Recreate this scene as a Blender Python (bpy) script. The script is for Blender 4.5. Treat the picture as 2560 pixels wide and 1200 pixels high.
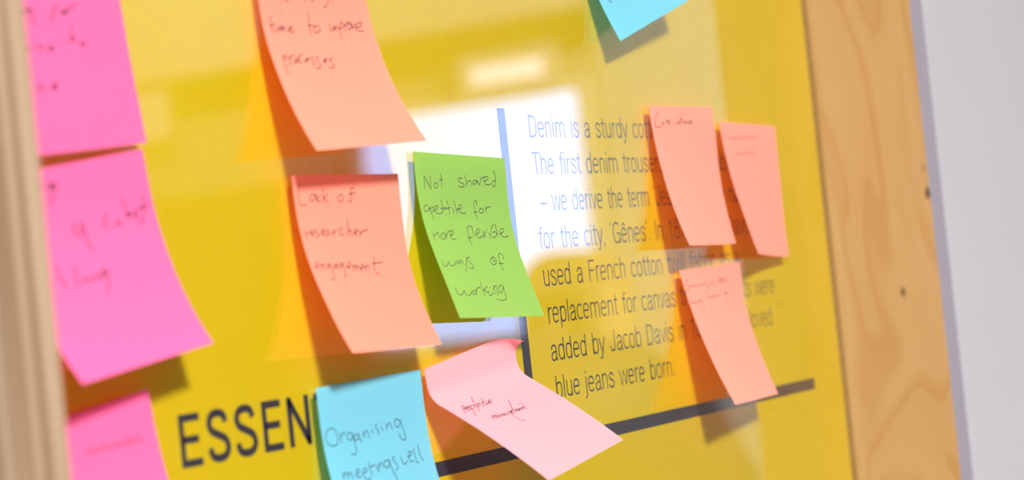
import bpy, bmesh, math, random
from mathutils import Vector, Matrix, noise

# ------------------------------------------------------------------ units
# The display board is measured in millimetres: X right along the glass, Y up,
# Z out of the glass towards the room.  B() turns that into Blender metres.
H = 1.45
def B(x, y, z=0.0):
    return Vector((x / 1000.0, -z / 1000.0, H + y / 1000.0))
def BV(x, y, z):
    return Vector((x, -z, y))

sc = bpy.context.scene
for o in list(bpy.data.objects):
    bpy.data.objects.remove(o, do_unlink=True)
COL = sc.collection

# ------------------------------------------------------------------ camera
cam = bpy.data.cameras.new('camera')
cam_o = bpy.data.objects.new('camera', cam)
COL.objects.link(cam_o)
sc.camera = cam_o
RX = BV(0.50963153, -0.10478662, 0.85398799)
UP = BV(0.03533031, 0.99426750, 0.10091535)
BK = BV(-0.85966707, -0.02125798, 0.51041221)
m3 = Matrix((RX, UP, BK)).transposed()
cam_o.matrix_world = Matrix.Translation(B(-883.148, 70.755, 525.1)) @ m3.to_4x4()
cam.sensor_fit = 'HORIZONTAL'
cam.sensor_width = 36.0
cam.lens = 5600.0 / 2560.0 * 36.0
cam.clip_start = 0.02
cam.clip_end = 60.0
cam.dof.use_dof = True
cam.dof.focus_distance = 1.035
cam.dof.aperture_fstop = 7.4

# ------------------------------------------------------------------ world, exposure
world = bpy.data.worlds.new('world')
sc.world = world
world.use_nodes = True
world.node_tree.nodes['Background'].inputs[0].default_value = (0.80, 0.86, 1.0, 1)
world.node_tree.nodes['Background'].inputs[1].default_value = 0.15
sc.view_settings.view_transform = 'Standard'
sc.view_settings.look = 'None'
sc.view_settings.gamma = 1.0
sc.view_settings.use_curve_mapping = False
sc.view_settings.exposure = 0.0
sc.cycles.max_bounces = 10
sc.cycles.diffuse_bounces = 4
sc.cycles.glossy_bounces = 4
sc.cycles.transparent_max_bounces = 16
sc.cycles.sample_clamp_indirect = 6.0
sc.cycles.use_denoising = True

KEY_STRENGTH = 281.0      # square ceiling panel above and left of the board
FILL_STRENGTH = 0.5        # added unseen fill window in the wall facing the board
SKY_STRENGTH = 6.5        # small window mirrored in the glass

# ------------------------------------------------------------------ materials
def mat(name):
    m = bpy.data.materials.new(name)
    m.use_nodes = True
    nt = m.node_tree
    return m, nt, nt.nodes['Principled BSDF']

def N(nt, kind, **kw):
    n = nt.nodes.new(kind)
    for k, v in kw.items():
        if k.startswith('i_'):
            n.inputs[k[2:].replace('_', ' ')].default_value = v
        else:
            setattr(n, k, v)
    return n

def plain(name, col, rough=0.6, vary=0.03, scale=20.0, spec=0.3):
    m, nt, p = mat(name)
    tc = N(nt, 'ShaderNodeTexCoord')
    nz = N(nt, 'ShaderNodeTexNoise')
    nz.inputs['Scale'].default_value = scale
    nz.inputs['Detail'].default_value = 3
    nt.links.new(tc.outputs['Object'], nz.inputs['Vector'])
    mx = N(nt, 'ShaderNodeMix', data_type='RGBA')
    mx.inputs[6].default_value = tuple(max(0, c * (1 - vary)) for c in col) + (1,)
    mx.inputs[7].default_value = tuple(min(1, c * (1 + vary)) for c in col) + (1,)
    nt.links.new(nz.outputs['Fac'], mx.inputs[0])
    nt.links.new(mx.outputs[2], p.inputs['Base Color'])
    p.inputs['Roughness'].default_value = rough
    p.inputs['Specular IOR Level'].default_value = spec
    return m

def emit(name, col, strength):
    m = bpy.data.materials.new(name)
    m.use_nodes = True
    nt = m.node_tree
    nt.nodes.clear()
    e = N(nt, 'ShaderNodeEmission')
    e.inputs[0].default_value = tuple(col) + (1,)
    e.inputs[1].default_value = strength
    o = N(nt, 'ShaderNodeOutputMaterial')
    nt.links.new(e.outputs[0], o.inputs[0])
    return m

def paper(name, col, trans=0.28):
    """coloured note paper: fine fibre grain, lets some light through"""
    m = bpy.data.materials.new(name)
    m.use_nodes = True
    nt = m.node_tree
    nt.nodes.clear()
    tc = N(nt, 'ShaderNodeTexCoord')
    nz = N(nt, 'ShaderNodeTexNoise')
    nz.inputs['Scale'].default_value = 1500.0
    nz.inputs['Detail'].default_value = 2
    nt.links.new(tc.outputs['Object'], nz.inputs['Vector'])
    mx = N(nt, 'ShaderNodeMix', data_type='RGBA')
    mx.inputs[6].default_value = tuple(c * 0.955 for c in col) + (1,)
    mx.inputs[7].default_value = tuple(min(1, c * 1.045) for c in col) + (1,)
    nt.links.new(nz.outputs['Fac'], mx.inputs[0])
    d = N(nt, 'ShaderNodeBsdfDiffuse')
    t = N(nt, 'ShaderNodeBsdfTranslucent')
    nt.links.new(mx.outputs[2], d.inputs[0])
    sat = N(nt, 'ShaderNodeGamma')
    sat.inputs[1].default_value = 2.0
    nt.links.new(mx.outputs[2], sat.inputs[0])
    nt.links.new(sat.outputs[0], t.inputs[0])
    tr_ = N(nt, 'ShaderNodeMix', data_type='RGBA')
    tr_.inputs[0].default_value = trans
    tr_.inputs[6].default_value = (0, 0, 0, 1)
    nt.links.new(sat.outputs[0], tr_.inputs[7])
    nt.links.new(tr_.outputs[2], t.inputs[0])
    s = N(nt, 'ShaderNodeAddShader')
    nt.links.new(d.outputs[0], s.inputs[0])
    nt.links.new(t.outputs[0], s.inputs[1])
    o = N(nt, 'ShaderNodeOutputMaterial')
    nt.links.new(s.outputs[0], o.inputs[0])
    return m

def glass_sheet(name):
    """flat clear sheet: mirror reflection by Fresnel on both faces, straight transmission"""
    m = bpy.data.materials.new(name)
    m.use_nodes = True
    nt = m.node_tree
    nt.nodes.clear()
    geo = N(nt, 'ShaderNodeNewGeometry')
    ior = N(nt, 'ShaderNodeMapRange')
    ior.inputs['From Min'].default_value = 0
    ior.inputs['From Max'].default_value = 1
    ior.inputs['To Min'].default_value = 1.5
    ior.inputs['To Max'].default_value = 1 / 1.5
    nt.links.new(geo.outputs['Backfacing'], ior.inputs['Value'])
    fr = N(nt, 'ShaderNodeFresnel')
    nt.links.new(ior.outputs[0], fr.inputs['IOR'])
    t = N(nt, 'ShaderNodeBsdfTransparent')
    g = N(nt, 'ShaderNodeBsdfGlossy')
    g.inputs['Roughness'].default_value = 0.0
    g.inputs[0].default_value = (1, 1, 1, 1)
    s = N(nt, 'ShaderNodeMixShader')
    nt.links.new(fr.outputs[0], s.inputs[0])
    nt.links.new(t.outputs[0], s.inputs[1])
    nt.links.new(g.outputs[0], s.inputs[2])
    o = N(nt, 'ShaderNodeOutputMaterial')
    nt.links.new(s.outputs[0], o.inputs[0])
    return m

def wood_face(name, base, dark, knots=()):
    """rotary cut birch ply face: broad cathedral figure, faint cloud, small knots (object space, metres)"""
    m, nt, p = mat(name)
    tc = N(nt, 'ShaderNodeTexCoord')
    mp = N(nt, 'ShaderNodeMapping')
    mp.inputs['Scale'].default_value = (1.0, 15.0, 5.0)
    nt.links.new(tc.outputs['Object'], mp.inputs['Vector'])
    n1 = N(nt, 'ShaderNodeTexNoise')
    n1.inputs['Scale'].default_value = 1.0
    n1.inputs['Detail'].default_value = 2.0
    n1.inputs['Distortion'].default_value = 0.9
    nt.links.new(mp.outputs[0], n1.inputs['Vector'])
    mul = N(nt, 'ShaderNodeMath', operation='MULTIPLY')
    mul.inputs[1].default_value = 6.0
    nt.links.new(n1.outputs['Fac'], mul.inputs[0])
    fr = N(nt, 'ShaderNodeMath', operation='FRACT')
    nt.links.new(mul.outputs[0], fr.inputs[0])
    rp = N(nt, 'ShaderNodeValToRGB')
    rp.color_ramp.interpolation = 'EASE'
    rp.color_ramp.elements[0].position = 0.0
    rp.color_ramp.elements[0].color = (0.25, 0.25, 0.25, 1)
    rp.color_ramp.elements[1].position = 1.0
    rp.color_ramp.elements[1].color = (0.25, 0.25, 0.25, 1)
    e = rp.color_ramp.elements.new(0.55); e.color = (0, 0, 0, 1)
    e = rp.color_ramp.elements.new(0.93); e.color = (1, 1, 1, 1)
    nt.links.new(fr.outputs[0], rp.inputs[0])
    n2 = N(nt, 'ShaderNodeTexNoise')
    n2.inputs['Scale'].default_value = 14.0
    n2.inputs['Detail'].default_value = 4.0
    nt.links.new(tc.outputs['Object'], n2.inputs['Vector'])
    mx = N(nt, 'ShaderNodeMix', data_type='RGBA')
    mx.inputs[6].default_value = tuple(base) + (1,)
    mx.inputs[7].default_value = tuple(dark) + (1,)
    ad = N(nt, 'ShaderNodeMath', operation='MULTIPLY_ADD')
    ad.inputs[1].default_value = 0.55
    sub = N(nt, 'ShaderNodeMath', operation='MULTIPLY')
    sub.inputs[1].default_value = 0.5
    nt.links.new(n2.outputs['Fac'], sub.inputs[0])
    nt.links.new(rp.outputs[0], ad.inputs[0])
    nt.links.new(sub.outputs[0], ad.inputs[2])
    nt.links.new(ad.outputs[0], mx.inputs[0])
    last = mx.outputs[2]
    for (k, r, st) in knots:
        vm = N(nt, 'ShaderNodeVectorMath', operation='SUBTRACT')
        vm.inputs[1].default_value = k
        nt.links.new(tc.outputs['Object'], vm.inputs[0])
        sm = N(nt, 'ShaderNodeVectorMath', operation='MULTIPLY')
        sm.inputs[1].default_value = (0, 1, 0.5)
        nt.links.new(vm.outputs[0], sm.inputs[0])
        ln = N(nt, 'ShaderNodeVectorMath', operation='LENGTH')
        nt.links.new(sm.outputs[0], ln.inputs[0])
        mr = N(nt, 'ShaderNodeMapRange')
        mr.inputs['From Min'].default_value = r * 0.5
        mr.inputs['From Max'].default_value = r * 1.5
        mr.inputs['To Min'].default_value = st
        mr.inputs['To Max'].default_value = 0.0
        nt.links.new(ln.outputs['Value'], mr.inputs['Value'])
        mk = N(nt, 'ShaderNodeMix', data_type='RGBA')
        mk.inputs[7].default_value = (0.06, 0.025, 0.02, 1)
        nt.links.new(mr.outputs[0], mk.inputs[0])
        nt.links.new(last, mk.inputs[6])
        last = mk.outputs[2]
    nt.links.new(last, p.inputs['Base Color'])
    p.inputs['Roughness'].default_value = 0.5
    p.inputs['Specular IOR Level'].default_value = 0.25
    return m

def ply_edge(name, base, dark):
    """cut edge of plywood: veneers as long stripes running with the edge"""
    m, nt, p = mat(name)
    tc = N(nt, 'ShaderNodeTexCoord')
    mp = N(nt, 'ShaderNodeMapping')
    mp.inputs['Scale'].default_value = (170.0, 170.0, 1.5)
    nt.links.new(tc.outputs['Object'], mp.inputs['Vector'])
    n1 = N(nt, 'ShaderNodeTexNoise')
    n1.inputs['Scale'].default_value = 1.0
    n1.inputs['Detail'].default_value = 3.0
    n1.inputs['Roughness'].default_value = 0.6
    nt.links.new(mp.outputs[0], n1.inputs['Vector'])
    rp = N(nt, 'ShaderNodeValToRGB')
    rp.color_ramp.elements[0].position = 0.36
    rp.color_ramp.elements[0].color = tuple(dark) + (1,)
    rp.color_ramp.elements[1].position = 0.62
    rp.color_ramp.elements[1].color = tuple(base) + (1,)
    nt.links.new(n1.outputs['Fac'], rp.inputs[0])
    nt.links.new(rp.outputs[0], p.inputs['Base Color'])
    p.inputs['Roughness'].default_value = 0.6
    p.inputs['Specular IOR Level'].default_value = 0.2
    return m

M_BACKWALL = plain('pale_grey_wall_paint', (0.72, 0.705, 0.745), 0.8, 0.012, 3.0, 0.1)
M_WALL = plain('white_wall_paint', (0.80, 0.79, 0.78), 0.8, 0.012, 3.0, 0.1)
M_ALCOVE = plain('grey_beige_wall_paint', (0.36, 0.34, 0.27), 0.8, 0.02, 3.0, 0.1)
M_CEIL = plain('ceiling_paint', (0.50, 0.495, 0.49), 0.9, 0.01, 3.0, 0.1)
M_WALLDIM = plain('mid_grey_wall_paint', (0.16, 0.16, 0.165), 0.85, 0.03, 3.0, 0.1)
M_FLOOR = plain('dark_grey_carpet', (0.10, 0.10, 0.105), 0.95, 0.15, 300.0, 0.05)
M_POSTER = plain('yellow_poster_print', (0.775, 0.56, 0.006), 0.55, 0.012, 900.0, 0.15)
M_INK = plain('navy_poster_ink', (0.043, 0.040, 0.060), 0.55, 0.03, 800.0, 0.15)
M_GLASS = glass_sheet('clear_glass_sheet')
M_SEAL = plain('dark_glazing_gap', (0.30, 0.19, 0.075), 0.7, 0.1, 200.0, 0.1)
M_EDGE_GREY = plain('grey_edge_paint', (0.41, 0.365, 0.42), 0.6, 0.03, 60.0, 0.2)
M_BACK = plain('brown_hardboard', (0.22, 0.13, 0.07), 0.8, 0.1, 90.0, 0.1)
M_PEN = plain('black_ballpoint_ink', (0.028, 0.028, 0.045), 0.5, 0.02, 300.0, 0.2)
M_PEN_PINK = plain('faint_ballpoint_ink_on_coral', (0.17, 0.06, 0.07), 0.5, 0.02, 300.0, 0.2)
M_DARK = plain('dark_stained_oak', (0.022, 0.018, 0.014), 0.6, 0.2, 30.0, 0.15)
M_WHITE = plain('white_gloss_paint', (0.80, 0.80, 0.80), 0.4, 0.01, 10.0, 0.3)
M_BLACK = plain('black_enamel', (0.015, 0.014, 0.014), 0.45, 0.1, 40.0, 0.3)
M_BRASS = plain('dull_brass', (0.45, 0.32, 0.14), 0.35, 0.05, 40.0, 0.5)
M_PLY = wood_face('birch_ply_face', (0.69, 0.465, 0.225), (0.57, 0.33, 0.12),
                  [((0.0, -0.0412, 0.1258), 0.0016, 0.85), ((0.0, -0.0192, 0.0689), 0.0014, 0.75), ((0.0, -0.0400, 0.1408), 0.0014, 0.25)])
M_PLYEDGE = ply_edge('plywood_cut_edge', (0.58, 0.42, 0.27), (0.30, 0.18, 0.10))
PAPER = {
    'coral': paper('coral_note_paper', (1.0, 0.375, 0.265), 0.36),
    'coral_lifted': paper('coral_lifted_note_paper', (1.0, 0.435, 0.335), 0.34),  # pinker coral, also lightened to offset the key lamp's falloff
    'pink': paper('hot_pink_note_paper', (1.0, 0.185, 0.45), 0.30),
    'green': paper('lime_green_note_paper', (0.325, 0.57, 0.125), 0.45),
    'blue': paper('sky_blue_note_paper', (0.215, 0.63, 0.82), 0.45),
    'pale': paper('pale_pink_note_paper', (1.0, 0.46, 0.535), 0.45),
}

# ------------------------------------------------------------------ mesh helpers
def link(name, me, m, parent=None, loc=None):
    o = bpy.data.objects.new(name, me)
    COL.objects.link(o)
    if m is not None:
        for mm in (m if isinstance(m, (list, tuple)) else [m]):
            me.materials.append(mm)
    if loc is not None:
        o.location = loc
    if parent is not None:
        o.parent = parent
    return o

def box_bm(bm, a, b, mi=0):
    (x0, y0, z0), (x1, y1, z1) = a, b
    x0, x1 = min(x0, x1), max(x0, x1); y0, y1 = min(y0, y1), max(y0, y1); z0, z1 = min(z0, z1), max(z0, z1)
    v = [bm.verts.new(c) for c in ((x0,y0,z0),(x1,y0,z0),(x1,y1,z0),(x0,y1,z0),(x0,y0,z1),(x1,y0,z1),(x1,y1,z1),(x0,y1,z1))]
    fs = []
    for q in ((0,3,2,1),(4,5,6,7),(0,1,5,4),(1,2,6,5),(2,3,7,6),(3,0,4,7)):
        f = bm.faces.new([v[i] for i in q]); f.material_index = mi; fs.append(f)
    return fs

def bm_obj(name, bm, m, parent=None, loc=None, smooth=False):
    me = bpy.data.meshes.new(name)
    bm.to_mesh(me); bm.free()
    if smooth:
        for p in me.polygons: p.use_smooth = True
    return link(name, me, m, parent, loc)

def box(name, a, b, m, parent=None, loc=(0, 0, 0), bevel=0.0):
    """box between corners a, b (metres, relative to loc)"""
    bm = bmesh.new()
    box_bm(bm, a, b)
    if bevel:
        bmesh.ops.bevel(bm, geom=bm.edges[:], offset=bevel, segments=2, affect='EDGES', profile=0.6)
    return bm_obj(name, bm, m, parent, loc)

def empty(name, loc):
    o = bpy.data.objects.new(name, None)
    COL.objects.link(o)
    o.location = loc
    o.empty_display_size = 0.05
    return o

def tag(o, label, cat, group=None):
    o['label'] = label
    o['category'] = cat
    if group: o['group'] = group
    return o

def struct(o):
    o['kind'] = 'structure'
    return o

def catmull(pts, n=6):
    if len(pts) < 3: return list(pts)
    P = [pts[0]] + list(pts) + [pts[-1]]
    if (pts[0][0]-pts[-1][0])**2 + (pts[0][1]-pts[-1][1])**2 < 1e-8:
        P = [pts[-2]] + list(pts) + [pts[1]]
    out = []
    for i in range(1, len(P) - 2):
        a, b, c, d = P[i-1], P[i], P[i+1], P[i+2]
        for k in range(n):
            t = k / n
            out.append(tuple(0.5 * (2*b[j] + (c[j]-a[j])*t + (2*a[j]-5*b[j]+4*c[j]-d[j])*t*t + (3*b[j]-a[j]-3*c[j]+d[j])*t**3) for j in (0, 1)))
    out.append(tuple(pts[-1]))
    return out

def ribbon(pts, w, closed=False, round_cap=False):
    """2-D stroke outline -> list of quads (each a list of four 2-D points)"""
    p = [pts[0]]
    for q in pts[1:]:
        if (q[0]-p[-1][0])**2 + (q[1]-p[-1][1])**2 > 1e-10: p.append(q)
    n = len(p)
    if n < 2: return []
    L = []; R_ = []
    for i in range(n):
        if closed:
            a = p[i-1] if i > 0 else p[-2]; c = p[i+1] if i < n-1 else p[1]
        else:
            a = p[max(i-1, 0)]; c = p[min(i+1, n-1)]
        b = p[i]
        def nrm(u, v):
            dx, dy = v[0]-u[0], v[1]-u[1]; l = math.hypot(dx, dy)
            return (0, 0) if l < 1e-9 else (-dy/l, dx/l)
        n1 = nrm(a, b); n2 = nrm(b, c)
        if n1 == (0, 0): n1 = n2
        if n2 == (0, 0): n2 = n1
        mx, my = n1[0]+n2[0], n1[1]+n2[1]; l2 = mx*mx+my*my
        if l2 < 0.5: mx, my = n2; k = 1.0
        else: k = 2.0/l2
        L.append((b[0]+mx*k*w/2, b[1]+my*k*w/2)); R_.append((b[0]-mx*k*w/2, b[1]-my*k*w/2))
    Q = [[R_[i], R_[i+1], L[i+1], L[i]] for i in range(n-1)]
    if round_cap and not closed:
        for (c, d) in ((p[0], p[1]), (p[-1], p[-2])):
            a0 = math.atan2(c[1]-d[1], c[0]-d[0])
            r = w/2
            fan = [(c[0]+r*math.cos(a0+math.radians(t)), c[1]+r*math.sin(a0+math.radians(t))) for t in (-90, -45, 0, 45, 90)]
            Q.append([fan[0], fan[1], fan[3], fan[4]]); Q.append([fan[1], fan[2], fan[3], fan[3]])
    return Q

def quads_mesh(name, quads, fn):
    me = bpy.data.meshes.new(name)
    vs = []; fs = []
    for q in quads:
        u = []
        for c in q:
            if c not in u: u.append(c)
        if len(u) < 3: continue
        i = len(vs)
        vs += [fn(*c) for c in u]
        fs.append(list(range(i, i+len(u))))
    me.from_pydata([tuple(v) for v in vs], [], fs)
    me.update()
    return me

# ------------------------------------------------------------------ condensed poster lettering (centre lines, cap height 1)
def sup(cx, cy, rx, ry, a0, a1, k=2.5):
    n = max(6, int(abs(a1-a0)/11))
    o = []
    for i in range(n+1):
        a = math.radians(a0+(a1-a0)*i/n); c, s = math.cos(a), math.sin(a)
        o.append((cx+rx*math.copysign(abs(c)**(2/k), c), cy+ry*math.copysign(abs(s)**(2/k), s)))
    return o
def arch(x0, x1, top=0.685, ys=0.45, ye=0.0):
    return sup((x0+x1)/2, ys, (x1-x0)/2, top-ys, 180, 0) + [(x1, ye)]
S = catmull
OB = sup(.26, .365, .19, .32, 0, 360)
EE = [sup(.26, .365, .19, .32, 4, 322), [(.07, .385), (.45, .385)]]
FONT = {
 'o': (.52, [OB]), 'c': (.47, [sup(.26, .365, .19, .32, 42, 318)]), 'e': (.52, EE),
 'ê': (.52, EE + [[(.13, .80), (.26, .93), (.39, .80)]]),
 'a': (.52, [S([(.10, .50), (.13, .63), (.25, .69), (.37, .64), (.41, .50)]) + [(.41, .12)] + S([(.41, .12), (.43, .05), (.49, .035)])[1:],
             S([(.41, .42), (.28, .385), (.13, .33), (.08, .19), (.12, .07), (.22, .035), (.34, .09), (.41, .24)])]),
 'n': (.53, [[(.10, 0), (.10, .71)], arch(.10, .43)]),
 'm': (.83, [[(.10, 0), (.10, .71)], arch(.10, .415), arch(.415, .73)]),
 'h': (.53, [[(.10, 0), (.10, 1.0)], arch(.10, .43)]),
 'u': (.53, [[(.43, 0), (.43, .73)], [(.53-x, .73-y) for x, y in arch(.10, .43)]]),
 'r': (.34, [[(.10, 0), (.10, .73)], S([(.10, .42), (.13, .58), (.21, .67), (.33, .68)])]),
 'd': (.54, [sup(.26, .365, .18, .32, 0, 360), [(.44, 0), (.44, 1.0)]]),
 'b': (.54, [sup(.28, .365, .18, .32, 0, 360), [(.10, 0), (.10, 1.0)]]),
 'p': (.54, [sup(.28, .365, .18, .32, 0, 360), [(.10, -.24), (.10, .73)]]),
 'g': (.54, [sup(.26, .365, .18, .32, 0, 360), [(.44, .73), (.44, -.03)] + S([(.44, -.03), (.39, -.17), (.25, -.22), (.12, -.17)])[1:]]),
 'i': (.20, [[(.10, 0), (.10, .73)], [(.10, .87), (.10, .98)]]),
 'j': (.20, [[(.10, .73), (.10, -.06)] + S([(.10, -.06), (.08, -.17), (-.02, -.2)])[1:], [(.10, .87), (.10, .98)]]),
 'l': (.20, [[(.10, 0), (.10, 1.0)]]),
 't': (.32, [[(.16, .92), (.16, .16)] + S([(.16, .16), (.19, .06), (.30, .04)])[1:], [(.03, .69), (.30, .69)]]),
 'f': (.30, [[(.14, 0), (.14, .80)] + S([(.14, .80), (.18, .93), (.30, .955)])[1:], [(.02, .69), (.29, .69)]]),
 's': (.47, [S([(.39, .53), (.35, .64), (.24, .69), (.13, .64), (.09, .53), (.14, .43), (.25, .375), (.35, .32), (.405, .21), (.36, .08), (.24, .035), (.12, .08), (.07, .20)])]),
 'v': (.46, [[(.03, .73), (.23, .01), (.43, .73)]]),
 'w': (.70, [[(.03, .73), (.19, .01), (.35, .70), (.51, .01), (.67, .73)]]),
 'y': (.46, [[(.03, .73), (.23, .02)], [(.43, .73), (.23, .02), (.19, -.12)] + S([(.19, -.12), (.14, -.20), (.04, -.20)])[1:]]),
 'k': (.49, [[(.10, 0), (.10, 1.0)], [(.44, .73), (.11, .30)], [(.21, .43), (.46, 0)]]),
 'D': (.66, [[(.10, .045), (.10, .955), (.26, .955)] + sup(.26, .5, .31, .455, 90, -90) + [(.10, .045)]]),
 'T': (.54, [[(.27, 0), (.27, .955)], [(.02, .955), (.52, .955)]]),
 'J': (.50, [[(.39, 1.0), (.39, .25)] + S([(.39, .25), (.35, .09), (.22, .04), (.09, .09), (.06, .27)])[1:]]),
 'F': (.54, [[(.10, 0), (.10, .955), (.50, .955)], [(.10, .52), (.46, .52)]]),
 'G': (.66, [sup(.34, .5, .26, .46, 45, 330), [(.36, .46), (.58, .46), (.58, 0)]]),
 'I': (.22, [[(.11, 0), (.11, 1.0)]]),
 'R': (.60, [[(.10, 0), (.10, .955), (.32, .955)] + sup(.32, .73, .19, .225, 90, -90) + [(.10, .505)], [(.36, .5), (.53, 0)]]),
 'L': (.50, [[(.10, 1.0), (.10, .045), (.48, .045)]]),
 'E': (.56, [[(.52, .955), (.10, .955), (.10, .045), (.53, .045)], [(.10, .52), (.48, .52)]]),
 'O': (.66, [sup(.33, .5, .25, .46, 0, 360)]),
 '1': (.52, [[(.12, .78), (.24, .83), (.30, .97), (.30, 0)]]),
 '8': (.52, [sup(.26, .75, .16, .20, 0, 360), sup(.26, .29, .19, .25, 0, 360)]),
 '7': (.52, [[(.06, .92), (.45, .92), (.30, .5), (.20, 0)]]),
 '3': (.52, [S([(.08, .78), (.13, .91), (.26, .955), (.40, .89), (.42, .73), (.36, .58), (.24, .53)]), S([(.24, .53), (.38, .47), (.45, .30), (.40, .12), (.26, .04), (.12, .10), (.06, .25)])]),
 '‘': (.18, [[(.12, .98), (.08, .92), (.08, .84)]]), '’': (.18, [[(.09, .98), (.09, .90), (.05, .82)]]),
 '–': (.56, [[(.04, .36), (.52, .36)]]), '.': (.20, [[(.10, 0), (.10, .11)]]), ',': (.20, [[(.10, .10), (.10, 0), (.05, -.12)]]),
 ' ': (.37, []),
}
def text_quads(s, x, y, cap, sx, w, track=0.0):
    """x, y: mm start of baseline; sx: width factor"""
    Q = []
    for ch in s:
        adv, strokes = FONT[ch]
        for st in strokes:
            closed = len(st) > 3 and math.hypot(st[0][0]-st[-1][0], st[0][1]-st[-1][1]) < 1e-4
            pts = [(x + a*cap*sx, y + b*cap) for a, b in st]
            Q += ribbon(pts, w, closed)
        x += (adv + track) * cap * sx
    return Q, x

# ------------------------------------------------------------------ room shell
XR, ZF, XL = 6500.0, 6300.0, -3000.0
FLOOR_Y, CEIL_Y = -1450.0, 2100.0
ZB = -22.0        # wall behind the board
def slab(name, a, b, m):
    return struct(box(name, B(*a), B(*b), m))
slab('floor', (XL-100, FLOOR_Y-100, ZB-100), (XR+100, FLOOR_Y, ZF+100), M_FLOOR)
slab('ceiling', (XL-100, CEIL_Y, ZB-100), (XR+100, CEIL_Y+100, ZF+100), M_CEIL)
slab('wall_back', (XL-100, FLOOR_Y, ZB-101), (XR+100, CEIL_Y, ZB-1), M_BACKWALL)
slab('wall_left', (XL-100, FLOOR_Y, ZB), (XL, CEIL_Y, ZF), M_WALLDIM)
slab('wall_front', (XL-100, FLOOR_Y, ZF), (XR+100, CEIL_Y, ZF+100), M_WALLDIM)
slab('wall_right', (XR, FLOOR_Y, ZB), (XR+100, CEIL_Y, 3400), M_WALL)
slab('wall_right_alcove', (XR, FLOOR_Y, 3400), (XR+100, 1000, ZF), M_ALCOVE)
slab('wall_right_upper', (XR, 1000, 3400), (XR+100, CEIL_Y, ZF), M_WALL)
tr = struct(box('trim_1', B(XR-40, 960, 3400), B(XR, 1090, ZF), M_DARK))

def window(name, mk, w, h, pane_m, loc, bars=1):
    """frame and pane built around loc; mk maps (across, up, out) mm to metres offset"""
    root = struct(empty(name, loc))
    t = 45
    bm = bmesh.new()
    for a, b in (((-w/2-t, -h/2-t, 0), (-w/2, h/2+t, 40)), ((w/2, -h/2-t, 0), (w/2+t, h/2+t, 40)),
                 ((-w/2, -h/2-t, 0), (w/2, -h/2, 40)), ((-w/2, h/2, 0), (w/2, h/2+t, 40))):
        box_bm(bm, mk(*a), mk(*b))
    bm_obj('window_frame', bm, M_WHITE, root)
    for i in range(1, bars+1):
        x = -w/2 + w*i/(bars+1)
        box('glazing_bar', mk(x-18, -h/2, 4), mk(x+18, h/2, 36), M_WHITE, root)
    box('pane', mk(-w/2, -h/2, 2), mk(w/2, h/2, 10), pane_m, root)
    return root
M_SKY = emit('daylight_pane', (0.39, 0.54, 1.0), SKY_STRENGTH)
M_FILL = emit('fill_light_pane', (1.0, 0.97, 0.95), FILL_STRENGTH)
window('window_1', lambda a, u, o: BV(-o/1000, u/1000, a/1000), 990, 890, M_SKY, B(XR, 340, 3985), 0)
window('added_fill_window', lambda a, u, o: BV(a/1000, u/1000, -o/1000), 4200, 1700, M_FILL, B(-350, 250, ZF), 3)  # unseen window added as soft frontal fill light

# key ceiling panel lamp, and two more added to brighten the mirrored walls
M_DIFF = emit('lamp_diffuser', (1.0, 0.97, 0.93), KEY_STRENGTH)
def panel_lamp(x, z, w, d, label, m=M_DIFF, shield=0.0):
    lamp = empty('ceiling_light', B(x, CEIL_Y, z))
    tag(lamp, label, 'ceiling light')
    bm = bmesh.new()
    for a, b in (((-w-.02, -d-.02, -.03), (w+.02, -d, 0)), ((-w-.02, d, -.03), (w+.02, d+.02, 0)), ((-w-.02, -d, -.03), (-w, d, 0)), ((w, -d, -.03), (w+.02, d, 0))):
        box_bm(bm, a, b)
    bm_obj('lamp_frame', bm, M_WHITE, lamp)
    box('diffuser', (-w, -d, -.02), (w, d, -.012), m, lamp)
    if shield:
        box('added_shield', (-w-.035, -d-.02, -shield), (-w-.02, d+.02, 0), M_WHITE, lamp)  # added to keep this lamp's light off the board
panel_lamp(-1590, 2770, .30, .30, 'square ceiling light panel above and left of the board, outside the view')
panel_lamp(5300, 1500, .30, .45, 'added long ceiling panel brightening the wall at the right, outside the view', shield=0.25)  # added to brighten the right wall seen in the glass
panel_lamp(5700, 5300, .30, .30, 'added dim ceiling panel brightening the far corner, outside the view', emit('added_fill_diffuser', (1.0, 0.97, 0.93), 32.0))  # added to brighten the far upper wall in the reflection

# furniture that only shows as dark shapes in the glass
cab = empty('tall_cabinet', B(XR-230, FLOOR_Y, 5250))
tag(cab, 'tall dark wooden cabinet left of the window mirrored in the glass', 'cabinet')
def lx(x0, y0, z0, x1, y1, z1):   # board-space offsets in mm -> metres
    return BV(x0/1000, y0/1000, z0/1000), BV(x1/1000, y1/1000, z1/1000)
box('body', *lx(-200, 60, -640, 225, 2020, 640), M_DARK, cab)
box('plinth', *lx(-180, 0, -620, 225, 60, 620), M_BLACK, cab)
for s in (-1, 1):
    d = box('door', *lx(-222, 80, s*10, -200, 2000, s*630), M_DARK, cab, bevel=0.003)
    box('handle', *lx(-245, 950, s*40, -222, 1100, s*52), M_BRASS, d)
sb = empty('sideboard', B(XR-260, FLOOR_Y, 3900))
tag(sb, 'low dark sideboard under the window mirrored in the glass', 'sideboard')
box('body', *lx(-220, 100, -780, 255, 1180, 690), M_DARK, sb)
box('top', *lx(-240, 1180, -790, 255, 1210, 700), M_BLACK, sb)
for s in (-1, 1):
    for r in (-1, 1):
        box('leg', *lx(s*200-20, 0, r*690-70, s*200+20, 100, r*690-30), M_BLACK, sb)
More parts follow.
